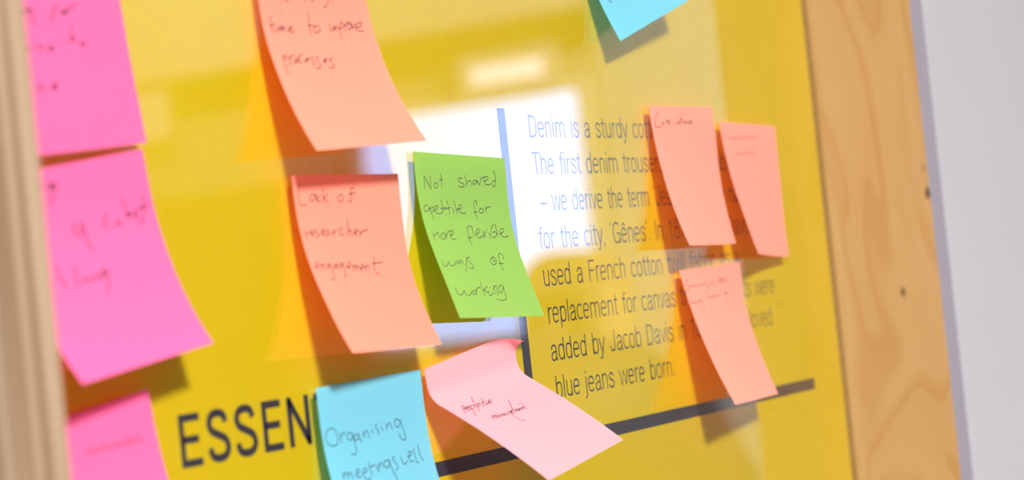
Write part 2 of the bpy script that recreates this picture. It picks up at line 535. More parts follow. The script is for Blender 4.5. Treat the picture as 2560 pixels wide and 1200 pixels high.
for i in range(3):
    d = box('door', *lx(-236, 120, -775+i*488, -220, 1170, -292+i*488), M_DARK, sb, bevel=0.002)
    box('handle', *lx(-252, 600, -745+i*488, -236, 720, -733+i*488), M_BRASS, d)
def lathe(name, prof, m, parent, seg=40):
    bm = bmesh.new()
    rings = []
    for r, z in prof:
        rings.append([bm.verts.new((max(r, 1e-4)*math.cos(2*math.pi*i/seg), max(r, 1e-4)*math.sin(2*math.pi*i/seg), z)) for i in range(seg)])
    for a, b in zip(rings, rings[1:]):
        for i in range(seg):
            bm.faces.new((a[i], a[(i+1) % seg], b[(i+1) % seg], b[i]))
    bmesh.ops.recalc_face_normals(bm, faces=bm.faces[:])
    return bm_obj(name, bm, m, parent, smooth=True)
# made-up rounded bag on the sideboard, stand-in for a shape before the window
prop = empty('added_prop', B(XR-250, FLOOR_Y+1210, 3465))
tag(prop, 'added rounded tan bag on the sideboard before the window mirrored in the glass', 'prop')
def rounded_slab(name, w, h, d, r, m, parent):
    """upright block, rounded top corners: w along the wall, h up, d deep"""
    out = [(-w/2, 0), (w/2, 0)]
    for k in range(13):
        a = math.radians(90*k/12); out.append((w/2-r+r*math.cos(a), h-r+r*math.sin(a)))
    for k in range(13):
        a = math.radians(90+90*k/12); out.append((-w/2+r+r*math.cos(a), h-r+r*math.sin(a)))
    bm = bmesh.new()
    f = bm.faces.new([bm.verts.new(BV(-d/2, y, x)) for x, y in out])
    e = bmesh.ops.extrude_face_region(bm, geom=[f])
    bmesh.ops.translate(bm, vec=BV(d, 0, 0), verts=[v for v in e['geom'] if isinstance(v, bmesh.types.BMVert)])
    bmesh.ops.recalc_face_normals(bm, faces=bm.faces[:])
    bmesh.ops.bevel(bm, geom=bm.edges[:], offset=0.012, segments=3, affect='EDGES')
    return bm_obj(name, bm, m, parent, smooth=False)
rounded_slab('body', .35, .425, .26, .165, plain('tan_canvas', (0.42, 0.29, 0.17), 0.9, 0.06, 200.0, 0.05), prop)
bm = bmesh.new()
box_bm(bm, *lx(-150, 120, -90, -138, 260, -70)); box_bm(bm, *lx(-150, 120, 70, -138, 260, 90)); box_bm(bm, *lx(-150, 255, -90, -138, 275, 90))
bm_obj('strap', bm, M_DARK, prop)
# added dark mound, shaped to darken the lower right of the reflection
blk = empty('blocker', B(5100, FLOOR_Y, 3030))
tag(blk, 'added dark armchair mirrored at the bottom right of the glass', 'blocker')
lathe('blocker_body', [(0, 0), (.66, 0), (.74, .04), (.745, .40), (.735, .70), (.69, .89), (.62, 1.03), (.58, 1.12), (.48, 1.23), (.39, 1.30), (.22, 1.35), (0, 1.37)], M_DARK, blk)
lathe('blocker_rim', [(.70, .0), (.755, .0), (.755, .05), (.70, .05), (.70, .0)], M_BLACK, blk)
# narrow lit transom above the window, pale notice added for the faint bright patch
window('window_3', lambda a, u, o: BV(-o/1000, u/1000, a/1000), 330, 70, emit('pale_daylight_pane', (0.85, 0.80, 1.0), 3.4), B(XR-42, 888, 3760), 0)
nt_ = empty('wall_filler', B(XR-42, 945, 5720))
tag(nt_, 'added pale notice high on the wall mirrored faintly at the upper left', 'filler')
box('frame', *lx(-20, -100, -300, 0, 100, 300), M_WHITE, nt_)
box('sheet', *lx(-22, -88, -288, -20, 88, 288), M_WHITE, nt_)

# ------------------------------------------------------------------ display board
XA, XB_ = -375.3, 382.6     # inner faces of the side panels
YT, YB = 470.0, -520.0
T, DP = 22.0, 62.6
board = empty('display_board', B(0, YB - T, ZB))
tag(board, 'yellow printed poster under glass in a deep plywood box frame on white wall', 'display board')
OFF = board.location
def bb(x0, y0, z0, x1, y1, z1):
    return tuple(B(x0, y0, z0) - OFF), tuple(B(x1, y1, z1) - OFF)

def panel(name, a, b, face_m, edge_m, label=None):
    """ply panel: front edge uses the cut-edge material, the rest the face veneer; origin at its centre"""
    c = (Vector(a) + Vector(b)) / 2
    bm = bmesh.new()
    fs = box_bm(bm, Vector(a) - c, Vector(b) - c)
    bmesh.ops.recalc_face_normals(bm, faces=bm.faces[:])
    for f in bm.faces:
        f.material_index = 1 if f.normal.y < -0.5 else 0
    bmesh.ops.bevel(bm, geom=bm.edges[:], offset=0.0006, segments=2, affect='EDGES')
    o = bm_obj(name, bm, [face_m, edge_m], board, c)
    if label: o['label'] = label
    return o
a, b = bb(XA - T, YB - T, ZB, XA, YT + T, DP)
panel('side_panel', a, b, M_PLYEDGE, M_PLYEDGE, 'plywood side panel with striped cut edge')
a, b = bb(XB_, YB - T, ZB, XB_ + T, YT + T, DP)
rp = panel('side_panel', a, b, M_PLY, M_EDGE_GREY, 'plywood side panel with smooth knotty inner face')
a, b = bb(XA, YT, ZB, XB_, YT + T, DP)
panel('top_panel', a, b, M_PLY, M_PLYEDGE)
a, b = bb(XA, YB - T, ZB, XB_, YB, DP)
panel('bottom_panel', a, b, M_PLY, M_PLYEDGE)
GT = 1.7          # apparent thickness of the glass
GX = XB_ - 1.3    # the glass stops short of the panel, leaving a dark gap
box('glass_pane', *bb(XA, YB, -GT, GX, YT, 0), M_GLASS, board)
box('gap_strip', *bb(GX, YB, -6, XB_, YT, -2.4), M_SEAL, board)
box('backing_board', *bb(XA, YB, -12, XB_, YT, -6), M_BACK, board)
PZ = -5.0
po = box('poster', *bb(XA, YB, -6, GX, YT, PZ), M_POSTER, board)

def on_poster(x, y):
    return B(x, y, PZ + 0.06) - OFF
CAP = 10.8
LINES = [
 (36.0, 140.8, 'Denim is a sturdy cotton twill', 1.22),
 (36.5, 123.1, 'The first denim trousers were probably', 1.218),
 (39.5, 105.3, '– we derive the term ‘Jeans’ from the name', 1.147),
 (35.0, 87.5, 'for the city, ‘Gênes’. In 1873 Jacob Davis', 1.252),
 (34.8, 69.7, 'used a French cotton twill fabric as a', 1.252),
 (35.6, 52.0, 'replacement for canvas trousers. Rivets were', 1.238),
 (34.8, 34.2, 'added by Jacob Davis in 1873. Our beloved', 1.249),
 (35.8, 16.5, 'blue jeans were born.', 1.248),
]
for (x, y, s, sx) in LINES:
    q, xe = text_quads(s, x - 0.1*CAP*sx*0.5, y, CAP, sx, 0.84)
    link('text_line', quads_mesh('text_line', q, on_poster), M_INK, po)
def rect(x0, y0, x1, y1):
    return [[(x0, y0), (x1, y0), (x1, y1), (x0, y1)]]
link('vertical_rule', quads_mesh('vertical_rule', rect(8.2, -0.3, 15.1, 154.4), on_poster), M_INK, po)
link('horizontal_rule', quads_mesh('horizontal_rule', rect(-330.0, -7.1, 339.5, -0.5), on_poster), M_INK, po)
# headline: bold condensed capitals
HC, HW = 19.8, 3.05
HG = {
 'E': [[(12.3, 18.3), (1.6, 18.3), (1.6, 1.5), (12.6, 1.5)], [(1.6, 10.2), (11.3, 10.2)]],
 'S': [S([(11.6, 14.6), (10.4, 17.4), (6.9, 18.4), (3.3, 17.5), (1.8, 14.9), (3.0, 12.0), (6.8, 10.2), (10.9, 8.2), (12.2, 5.1), (10.7, 2.4), (6.8, 1.4), (2.8, 2.4), (1.4, 5.6)])],
 'N': [[(1.6, 0), (1.6, 19.8)], [(13.2, 0), (13.2, 19.8)], [(1.6, 18.8), (13.2, 1.0)]],
 'T': [[(6.2, 0), (6.2, 18.3)], [(0, 18.3), (12.4, 18.3)]],
 'I': [[(1.6, 0), (1.6, 19.8)]],
 'A': [[(0.8, 0), (6.6, 19.0), (12.4, 0)], [(2.9, 6.0), (10.3, 6.0)]],
 'L': [[(1.6, 19.8), (1.6, 1.5), (10.5, 1.5)]],
}
q = []
for ch, hx in (('E', -242.6), ('S', -226.6), ('S', -209.8), ('E', -192.4), ('N', -176.0), ('T', -157.6), ('I', -142.6), ('A', -137.4), ('L', -122.0), ('S', -109.6)):
    for st in HG[ch]:
        q += ribbon([(hx + u, 17.4 + v) for u, v in st], HW if ch != 'E' else 2.9)
link('headline', quads_mesh('headline', q, on_poster), M_INK, po)

# ------------------------------------------------------------------ sticky notes
NOTES = {
 'M': [-126.0427, 124.1249, 0.0007, 6.0, 56.2129, 0.4009, 0.0068, -0.2011, 0, 0, 0],
 'G': [-36.313, 132.032, -0.043, 6.0, 48.07, 0.344, 0.0, -0.1, 0, 0, 0],
 'A': [191.021, 157.426, 0.007, 6.0, 44.856, 0.196, 0.006, -0.402, 0, 0, 0],
 'B': [272.506, 148.91, -0.021, 6.0, 65.002, 0.367, 0.003, -0.761, 0, 0, 0],
 'C': [205.155, 71.176, 0.017, 6.0, 7.997, 0.188, 0.004, -0.311, 0, 0, 0],
 'T': [-136.3413, 205.7997, 0.0428, 6.0, 28.7319, 0.2588, 0.0072, 0.0601, 0, 0, 0],
 'B1': [-124.507, 39.9, 0.013, 6.0, 50.948, 0.262, -0.0, -0.08, 0, 0, 0],
 'B2': [125.617, 271.054, 0.313, 6.0, 58.464, 0.329, -0.0, 0.283, 0, 0, 0],
 'P1': [-296.796, 209.441, 0.079, 6.0, 45.952, 0.062, -0.001, -0.219, 0, 0, 0],
 'P2': [-290.7403, 130.149, 0.1248, 6.0, 28.1755, 0.1919, 0.0088, -0.092, 0.0, 0.0, 0.0],
 'P3': [-301.2132, 43.5769, 0.1263, 6.0, 45.8124, 0.2352, 0.0, 0.0136, 0, 0, 0],
 'K': [-45.8066, 45.4633, 0.1382, 8.671, 13.1046, 0.9912, -0.0028, -0.064, 5.6913, 6.8353, 1.1012],
}
INK = {
 'G': [[[-31.79,16.07],[-31.22,10.94],[-30.96,10.76],[-27.15,15.4],[-26.83,15.64],[-26.36,12.01],[-26.28,10.37]],[[-21.75,13.02],[-23.38,13.64],[-23.94,14.81],[-22.81,15.52],[-21.2,15.06],[-20.55,13.81],[-21.75,13.02]],[[-17.83,9.35],[-17.49,11.73],[-17.58,14.84]],[[-19.08,12.11],[-16.13,11.36]],[[-0.05,10.57],[-2.36,10.43],[-3.48,11.51],[-1.71,12.5],[0.77,13.05],[0.92,13.89],[-1.31,14.5],[-3.81,14.15]],[[2.22,9.11],[3.16,11.51],[3.29,13.82]],[[3.47,12.85],[4.72,11.55],[6.33,11.33],[7.21,12.23],[7.55,13.4]],[[11.9,11.25],[9.94,11.1],[8.6,11.98],[9.01,12.81],[10.88,12.55],[12.1,11.45],[12.48,12.5]],[[12.21,10.82],[13.12,12.06],[14.2,13.17],[15.04,11.58],[15.63,10.41],[17.03,9.65],[19.01,9.33]],[[18.3,11.27],[20.37,10.91],[22.03,9.66],[21.09,8.93],[19.38,9.53],[18.33,11.05],[19.3,12.51],[21.69,12.74],[23.78,12.34]],[[28.1,10.84],[26.48,10.81],[25.2,12.13],[26.05,13.38],[27.46,13.26],[28.23,11.61],[28.46,8.6],[27.99,6.91],[26.96,6.21]],[[-31.47,23.69],[-33.25,23.4],[-35.05,24.61],[-35.02,26.06],[-33.17,26.15],[-31.17,24.93],[-30.48,24.08],[-30.74,25.76]],[[-30.94,24.3],[-30.36,25.75],[-29.69,27.83],[-28.95,29.59]],[[-30.57,25.34],[-28.64,24.25],[-27.11,24.21],[-27.59,25.48],[-29.46,26.36]],[[-26.9,25.67],[-24.65,24.79],[-23.5,23.71],[-24.94,23.45],[-26.5,24.62],[-26.38,26.29],[-23.97,26.95],[-21.52,26.61],[-19.7,25.52]],[[-20.19,20.59],[-19.67,22.58],[-19.7,25.52]],[[-21.56,24.72],[-16.67,23.98]],[[-15.43,20.6],[-14.65,23.72],[-14.85,27.02]],[[-18.53,24.86],[-12.6,23.88]],[[-10.87,24.06],[-11.38,26.94]],[[-11.26,22.38],[-11.01,22.59]],[[-9.16,20.32],[-8.76,23.59],[-8.56,26.76]],[[-8.41,24.85],[-6.21,24.16]],[[-7.22,24.82],[-4.15,23.91],[-3.37,22.71],[-5.14,22.58],[-6.37,23.96],[-5.94,25.64],[-3.46,26.44],[-0.93,26.05]],[[9.66,22.54],[9.89,20.83],[8.82,20.35],[7.6,21.31],[7.36,23.23],[7.17,26.22],[8.39,28.99]],[[6.19,25.82],[9.72,25.4]],[[13.5,23.74],[11.73,24.2],[11.19,25.37],[12.37,25.95],[14.17,25.44],[14.93,24.35],[13.5,23.74]],[[16.96,23.02],[17.09,24.73],[17.36,25.68]],[[16.98,24.31],[18.54,23.2],[21.93,22.78]],[[-33.46,35.13],[-33.36,37.5],[-33.38,39.45]],[[-33.36,37.5],[-30.49,36.29],[-28.87,35.48],[-29.14,37.3],[-29.03,38.17]],[[-24.8,35.84],[-27.0,36.96],[-27.46,38.4],[-25.75,38.81],[-23.8,37.78],[-23.47,36.25],[-24.8,35.84]],[[-22.68,36.24],[-22.9,38.64]],[[-22.75,37.33],[-20.65,35.43],[-17.94,34.77]],[[-19.44,37.06],[-16.32,36.14],[-15.48,34.6],[-17.43,34.85],[-18.72,36.61],[-18.38,38.35],[-14.93,38.56]],[[0.92,33.02],[0.36,32.17],[-1.57,32.33],[-2.82,33.74],[-3.32,36.8],[-3.55,39.45],[-2.73,41.3]],[[-4.52,37.92],[-0.51,37.29]],[[1.75,32.14],[1.62,34.54],[1.31,36.95]],[[2.91,36.27],[6.38,35.12],[7.46,33.79],[5.68,33.6],[3.96,35.37],[4.36,37.35],[6.31,37.54],[9.0,36.4]],[[10.08,33.96],[10.6,35.71],[11.01,37.25]],[[12.94,34.36],[10.9,35.93],[9.05,37.5]],[[15.42,35.2],[15.03,37.5]],[[14.56,33.24],[14.89,33.41]],[[21.56,30.93],[18.69,32.73],[17.1,35.17],[17.43,36.94],[19.84,37.13],[21.93,35.54],[21.21,34.45],[18.89,34.93]],[[22.73,31.13],[22.8,33.76],[22.62,36.64]],[[24.47,35.51],[28.32,34.56],[29.37,33.22],[27.4,32.9],[25.59,34.61],[26.88,36.58],[29.22,37.0],[32.32,36.29]],[[-33.55,48.38],[-34.41,49.91],[-34.21,51.39],[-32.08,51.45],[-29.79,50.28],[-28.77,49.37],[-28.69,50.81],[-26.86,51.33],[-24.62,50.78],[-23.14,49.32]],[[-18.81,48.86],[-20.68,48.88],[-22.39,49.73],[-21.72,50.34],[-19.46,49.78],[-18.2,49.07],[-17.99,50.02]],[[-16.94,47.81],[-17.0,49.47],[-16.39,50.72]],[[-12.18,47.76],[-14.27,50.49],[-17.14,54.06]],[[-8.93,47.44],[-10.83,47.12],[-11.8,47.97],[-10.94,49.42],[-8.95,50.87],[-9.1,51.92],[-11.31,52.56],[-13.23,52.07]],[[11.77,46.69],[9.08,47.86],[8.18,49.56],[9.83,50.52],[12.51,49.86],[14.05,48.15],[12.75,46.98],[11.43,46.73],[10.88,47.97],[11.85,48.81],[12.8,48.59]],[[20.96,47.67],[21.6,46.17],[19.72,44.84],[17.5,45.79],[16.97,47.7],[16.58,50.47],[16.91,53.25]],[[15.05,49.84],[19.38,49.9]],[[-31.54,61.51],[-32.12,63.35],[-31.09,64.99],[-28.52,65.0],[-26.22,63.86],[-25.2,62.96],[-25.44,64.52],[-23.33,65.52],[-20.97,64.83],[-19.32,63.6]],[[-17.15,63.19],[-18.89,63.73],[-19.16,64.72],[-17.54,64.97],[-15.8,64.03],[-15.92,63.16],[-17.15,63.19]],[[-14.59,62.37],[-15.04,63.82],[-15.65,65.07]],[[-14.95,63.49],[-12.55,61.75],[-10.13,61.88]],[[-8.34,58.92],[-8.82,62.18],[-8.85,65.85]],[[-8.73,63.1],[-3.99,61.35]],[[-8.73,62.89],[-7.07,63.44],[-5.17,63.99]],[[-4.29,63.53],[-4.93,64.91],[-4.16,65.75],[-2.01,64.93],[-1.62,63.88]],[[-1.93,61.48],[-1.67,61.65]],[[1.73,60.94],[1.26,62.63],[0.39,65.15]],[[0.8,62.71],[2.68,61.24],[4.3,60.94],[3.66,63.06],[2.41,65.58]],[[10.42,61.17],[8.24,60.61],[5.86,62.22],[5.22,64.12],[7.18,64.13],[9.78,62.23],[10.58,61.17],[10.01,63.5],[9.36,66.47],[8.17,67.52],[3.47,68.03],[0.38,67.25]]],
 'K': [[[-26.56,22.65],[-29.12,24.93],[-31.81,27.55]],[[-27.49,23.38],[-25.71,23.23],[-26.98,24.5],[-29.46,25.12]],[[-26.28,24.23],[-29.09,26.39]],[[-27.49,25.06],[-24.77,24.3]],[[-27.02,25.59],[-25.09,25.29],[-24.14,24.34],[-26.46,25.27],[-27.68,26.65],[-26.23,26.48]],[[-21.89,24.39],[-23.92,24.89],[-24.91,26.26],[-26.92,26.75]],[[-20.3,24.83],[-22.39,25.08],[-24.59,26.61],[-23.08,26.69]],[[-23.91,26.9],[-26.29,29.2],[-28.54,31.3]],[[-13.19,20.03],[-15.49,21.95],[-17.77,23.86]],[[-19.42,24.86],[-21.93,26.84]],[[-20.64,25.7],[-18.12,25.07]],[[-18.19,25.38],[-20.39,27.04]],[[-16.17,23.96],[-16.45,24.18]],[[-16.36,25.01],[-20.78,28.2],[-22.48,29.92]],[[-17.35,25.84],[-14.92,25.28],[-15.98,26.42],[-18.39,26.98]],[[-9.84,23.75],[-12.77,25.95],[-15.94,28.22]],[[-13.9,25.71],[-10.07,25.71]],[[-11.39,26.52],[-13.34,27.96]],[[-10.26,26.43],[-11.87,28.01],[-7.86,26.29]],[[-9.45,27.33],[-6.98,26.88],[-5.9,25.74],[-8.3,26.68],[-9.31,28.06],[-6.12,27.35]],[[-19.17,34.31],[-22.22,37.0]],[[-19.99,35.26],[-17.23,34.57],[-19.7,36.44]],[[-18.39,35.7],[-16.45,35.22],[-18.95,37.17]],[[-14.1,35.32],[-16.12,35.78],[-17.06,36.78],[-14.36,36.07],[-15.87,37.26]],[[-12.92,35.8],[-14.77,37.39]],[[-13.81,36.51],[-11.38,35.89],[-13.21,37.6]],[[-9.2,36.03],[-11.23,36.49],[-12.13,37.41],[-9.52,36.76],[-10.93,37.89]],[[-5.34,36.2],[-6.97,36.29],[-8.69,37.52],[-6.44,37.15],[-4.77,36.43],[-7.46,39.09],[-7.71,41.63],[-6.66,44.13],[-4.86,43.81]],[[-5.61,37.17],[-3.49,36.95],[-2.94,36.09],[-5.05,36.85],[-5.87,38.13],[-4.38,37.99]],[[-1.65,36.61],[-3.66,38.28]],[[-2.49,37.35],[-0.09,36.7],[-1.99,38.31]],[[-1.21,37.87],[1.29,37.04],[-0.4,38.52]],[[3.93,30.36],[1.64,32.45],[-3.0,36.6]],[[0.65,38.08],[2.64,37.8],[2.97,37.07],[1.21,37.77],[1.09,38.8]],[[4.44,37.22],[2.6,38.65]],[[3.44,37.91],[5.76,37.32],[4.52,38.56]],[[8.38,35.74],[6.72,37.49],[5.53,38.97]],[[5.64,34.63],[7.54,34.96]]],
 'B1': [[[-31.64,16.89],[-34.37,17.63],[-35.67,19.87],[-34.66,22.68],[-31.12,23.94],[-28.33,23.21],[-27.4,20.9],[-28.48,18.08],[-30.68,16.74],[-31.88,16.91]],[[-25.37,19.54],[-25.52,21.68],[-25.63,23.56]],[[-25.37,21.16],[-24.05,19.84],[-21.93,19.83]],[[-17.62,20.49],[-19.85,20.0],[-21.28,21.67],[-20.04,23.05],[-17.7,22.39],[-17.39,20.52],[-16.72,23.87],[-16.4,27.2],[-17.19,28.74],[-18.99,29.05],[-20.39,28.32]],[[-13.31,21.3],[-15.78,21.54],[-16.48,23.09],[-14.99,23.68],[-13.24,22.67],[-12.85,21.36],[-12.56,23.58],[-11.18,24.58]],[[-9.37,20.96],[-9.76,23.11]],[[-9.53,22.37],[-7.6,20.69],[-6.33,21.34],[-5.86,23.87]],[[-3.04,20.91],[-2.75,22.47]],[[-3.03,18.71],[-2.81,18.96]],[[1.13,19.07],[-0.24,19.6],[0.59,21.08],[1.71,22.33],[0.48,23.14]],[[3.78,20.22],[4.73,22.14]],[[4.66,18.39],[4.84,18.63]],[[7.57,19.98],[7.77,21.96]],[[7.82,20.9],[9.68,19.54],[10.78,20.09],[11.64,22.43]],[[17.55,19.22],[15.17,18.66],[14.02,20.2],[15.28,22.03],[17.54,21.18],[18.29,19.31],[19.37,22.81],[20.42,26.88],[18.82,27.81],[16.65,26.69],[15.95,24.92]],[[-28.86,35.1],[-29.82,37.7]],[[-29.22,36.42],[-27.01,35.22],[-26.07,35.76],[-26.68,37.6]],[[-26.32,36.82],[-24.38,35.72],[-23.27,36.43],[-23.35,38.62]],[[-20.69,37.07],[-17.94,36.35],[-17.92,35.24],[-19.75,35.54],[-20.58,37.36],[-19.37,38.36],[-17.3,38.1]],[[-15.9,37.18],[-12.79,36.78],[-12.32,35.74],[-14.15,35.49],[-15.55,36.96],[-14.95,39.27],[-12.46,40.18],[-10.7,39.59]],[[-10.03,33.28],[-10.12,35.21],[-9.69,37.5],[-9.39,38.93]],[[-10.24,35.47],[-5.6,34.99]],[[-5.13,35.61],[-4.42,38.37]],[[-3.38,35.01],[-3.99,37.45]],[[-3.38,36.13],[-1.28,34.74],[-0.57,35.4],[-0.58,37.08]],[[4.62,34.41],[2.13,34.36],[0.61,35.56],[1.78,37.4],[4.16,36.6],[4.8,34.58],[5.67,38.79],[7.47,43.31]],[[9.0,33.59],[7.71,34.26],[9.29,36.45],[9.99,38.25],[8.22,39.29]],[[14.06,34.26],[13.98,36.24],[15.12,37.67],[16.86,37.26],[18.13,36.37]],[[18.93,35.25],[22.02,34.32],[22.47,33.24],[20.69,33.15],[19.66,35.01],[20.3,37.09],[22.62,37.12]],[[24.54,31.94],[24.57,35.66],[24.84,37.99],[26.32,38.19]],[[28.18,31.27],[28.39,35.31],[29.85,37.95]]],
 'T': [[[-31.88,16.82],[-32.29,19.52],[-32.49,21.96],[-32.34,24.01]],[[-33.58,20.74],[-29.71,20.32]],[[-29.66,21.41],[-29.9,23.18]],[[-24.67,15.23],[-24.45,15.42]],[[-29.08,23.32],[-27.22,20.99],[-27.3,23.04]],[[-27.13,22.63],[-25.46,20.79],[-25.74,22.91]],[[-25.58,22.49],[-24.25,21.12],[-24.28,22.91]],[[-22.25,22.82],[-19.21,21.93],[-19.07,20.97],[-20.84,21.52],[-21.67,23.04],[-19.91,23.65],[-18.11,22.76]],[[-6.19,15.12],[-6.75,18.29],[-7.09,21.64],[-7.39,24.45]],[[-7.57,20.52],[-3.71,20.65]],[[-2.36,20.73],[-4.59,21.91],[-3.97,23.47],[-1.6,23.32],[0.03,21.91],[-1.22,20.78],[-2.84,20.78]],[[7.54,19.91],[7.2,22.18],[7.92,22.9]],[[11.04,15.86],[11.26,16.05]],[[8.45,22.75],[10.11,20.89],[9.96,22.75]],[[10.15,22.32],[11.86,20.89],[11.92,22.61]],[[13.46,21.03],[13.39,23.33],[13.0,26.53]],[[13.44,22.18],[15.49,19.59],[16.98,19.45],[16.57,21.02],[14.39,22.18]],[[18.01,19.87],[17.64,22.9]],[[18.0,21.02],[19.91,19.35],[21.92,19.14]],[[22.21,19.63],[19.91,20.73],[20.37,22.17],[22.61,21.16],[22.21,19.63]],[[23.36,19.42],[23.47,21.73],[25.51,19.85]],[[25.23,21.59],[28.91,21.0],[31.02,19.54],[29.23,19.11],[26.23,20.42],[25.93,22.17],[27.95,23.05],[30.71,22.9]],[[-30.87,33.1],[-31.18,36.51],[-31.3,41.38]],[[-30.97,34.52],[-29.35,33.12],[-28.26,33.7],[-30.05,35.24]],[[-27.04,33.71],[-27.74,37.42]],[[-27.37,35.14],[-25.17,33.51],[-22.91,33.42]],[[-21.8,34.64],[-23.95,35.33],[-24.57,36.47],[-22.66,36.21],[-21.74,34.93]],[[-17.48,32.83],[-20.77,34.37],[-21.35,36.09],[-19.5,36.11]],[[-17.35,35.86],[-14.2,35.03],[-14.52,34.39],[-16.89,35.43],[-16.55,36.45]],[[-11.26,34.2],[-12.55,34.91],[-11.72,36.81],[-13.36,37.95]],[[-7.72,33.96],[-9.26,35.1],[-7.81,37.75],[-10.01,39.18],[-11.85,38.86]],[[-5.16,36.33],[-2.17,35.49],[-2.98,34.9],[-4.77,36.04],[-3.94,37.38]],[[1.83,34.96],[-0.57,35.52],[1.38,37.91],[-0.33,39.07],[-2.7,38.79]],[[10.36,8.71],[8.6,11.23],[6.8,12.97],[6.02,12.37]],[[12.42,8.68],[12.73,10.34]],[[-20.92,9.46],[-19.59,10.52],[-17.97,10.36]],[[-7.65,7.09],[-7.97,9.54],[-7.0,10.34]],[[-3.31,8.38],[-2.32,10.14],[-0.35,9.7]]],
 'M': [[[-33.29,2.85],[-34.59,6.31],[-34.91,11.35],[-30.27,11.84]],[[-22.86,7.69],[-26.58,8.01],[-27.64,9.94],[-25.41,10.38],[-23.27,8.07],[-22.95,10.43]],[[-20.0,8.45],[-22.37,9.27],[-22.12,10.64],[-19.93,10.41]],[[-18.05,5.22],[-17.93,8.17],[-18.23,11.32]],[[-17.84,9.43],[-14.77,7.52]],[[-17.66,9.2],[-15.28,11.77]],[[-5.7,8.2],[-7.97,9.35],[-7.25,10.95],[-4.78,10.61],[-4.26,8.63],[-5.7,8.2]],[[4.22,5.86],[2.15,5.75],[1.5,8.54],[1.84,10.47],[-1.06,11.09]],[[0.19,8.11],[5.17,7.6]],[[-34.46,21.94],[-34.72,25.9]],[[-34.43,23.6],[-30.92,22.83]],[[-31.18,24.02],[-28.5,23.3],[-29.08,22.09],[-30.69,23.63],[-28.91,24.68]],[[-25.86,22.1],[-27.34,22.94],[-25.4,24.19],[-27.41,25.41]],[[-23.75,23.84],[-20.88,22.81],[-21.8,21.9],[-23.39,23.45],[-21.99,24.69]],[[-17.69,22.42],[-20.17,23.15],[-20.41,24.74],[-17.56,23.62],[-17.17,24.84]],[[-15.07,22.5],[-14.88,24.91]],[[-15.14,23.7],[-12.21,22.7]],[[-7.72,21.83],[-10.36,23.04],[-9.86,24.66],[-7.24,24.66]],[[-3.3,18.63],[-3.69,22.03],[-4.38,25.24]],[[-3.87,23.72],[-1.83,22.89],[-1.91,25.32]],[[-0.22,24.56],[2.97,23.53],[1.82,22.6],[0.26,24.17],[1.78,25.43]],[[4.54,23.09],[4.14,25.51]],[[4.4,24.71],[7.27,23.58],[10.39,23.27]],[[-35.09,37.68],[-31.4,36.57],[-32.21,35.3],[-34.58,36.87],[-33.63,38.98]],[[-29.9,36.21],[-30.96,39.07]],[[-30.34,37.51],[-27.8,36.28],[-28.35,39.17]],[[-23.43,36.43],[-26.17,37.16],[-25.5,38.43],[-23.1,36.86],[-23.34,40.18],[-24.18,43.1],[-26.47,43.01]],[[-18.46,36.61],[-21.1,37.76],[-20.52,38.62],[-17.98,37.04],[-18.24,38.7]],[[-13.94,36.36],[-16.34,37.1],[-16.1,38.57],[-13.46,36.79],[-14.1,40.11],[-14.69,42.19],[-16.23,42.05]],[[-11.66,38.53],[-8.11,37.49],[-8.83,36.13],[-11.37,38.03],[-9.58,39.02]],[[-6.76,37.46],[-7.56,40.36]],[[-6.99,38.78],[-4.43,37.54],[-5.17,40.11]],[[-4.63,39.21],[-2.57,37.95],[-2.6,40.21]],[[-1.7,39.32],[1.7,38.61],[0.9,37.33],[-1.29,39.25],[-0.32,41.06]],[[2.66,38.23],[2.0,40.73]],[[2.35,39.48],[5.1,37.91],[4.94,40.51]],[[10.78,34.78],[9.54,38.08],[8.7,40.99],[11.35,42.37]],[[8.27,37.61],[16.17,37.29]]],
 'P1': [[[-15.55,25.04],[-14.01,27.09],[-11.56,25.72]],[[-11.56,25.72],[-10.53,26.9],[-10.66,25.45],[-9.54,26.34],[-9.39,28.66],[-9.32,31.27]],[[4.13,25.08],[2.3,25.47],[0.78,28.06],[-0.57,30.71]],[[6.54,26.69],[5.3,27.3],[5.85,27.67],[7.03,26.82]],[[7.45,28.24],[9.7,26.3],[13.75,24.5]],[[7.41,28.39],[7.77,26.48]],[[-8.63,38.25],[-9.72,39.08],[-8.37,39.57],[-7.41,38.74]],[[-4.48,40.16],[-2.1,39.38],[-2.77,38.71],[-4.18,39.88],[-2.66,40.59]],[[-15.89,38.56],[-14.56,39.76],[-12.98,38.67]],[[8.98,32.41],[8.84,35.36],[8.54,38.02]],[[6.68,36.82],[10.64,36.85]],[[13.78,37.85],[12.36,38.6],[13.44,39.53],[14.97,38.85],[14.47,37.94]],[[-12.54,51.59],[-13.55,52.84],[-12.13,53.79],[-10.91,52.11]],[[-6.61,53.22],[-4.02,52.48],[-5.12,51.83],[-6.44,53.37],[-4.24,53.93]]],
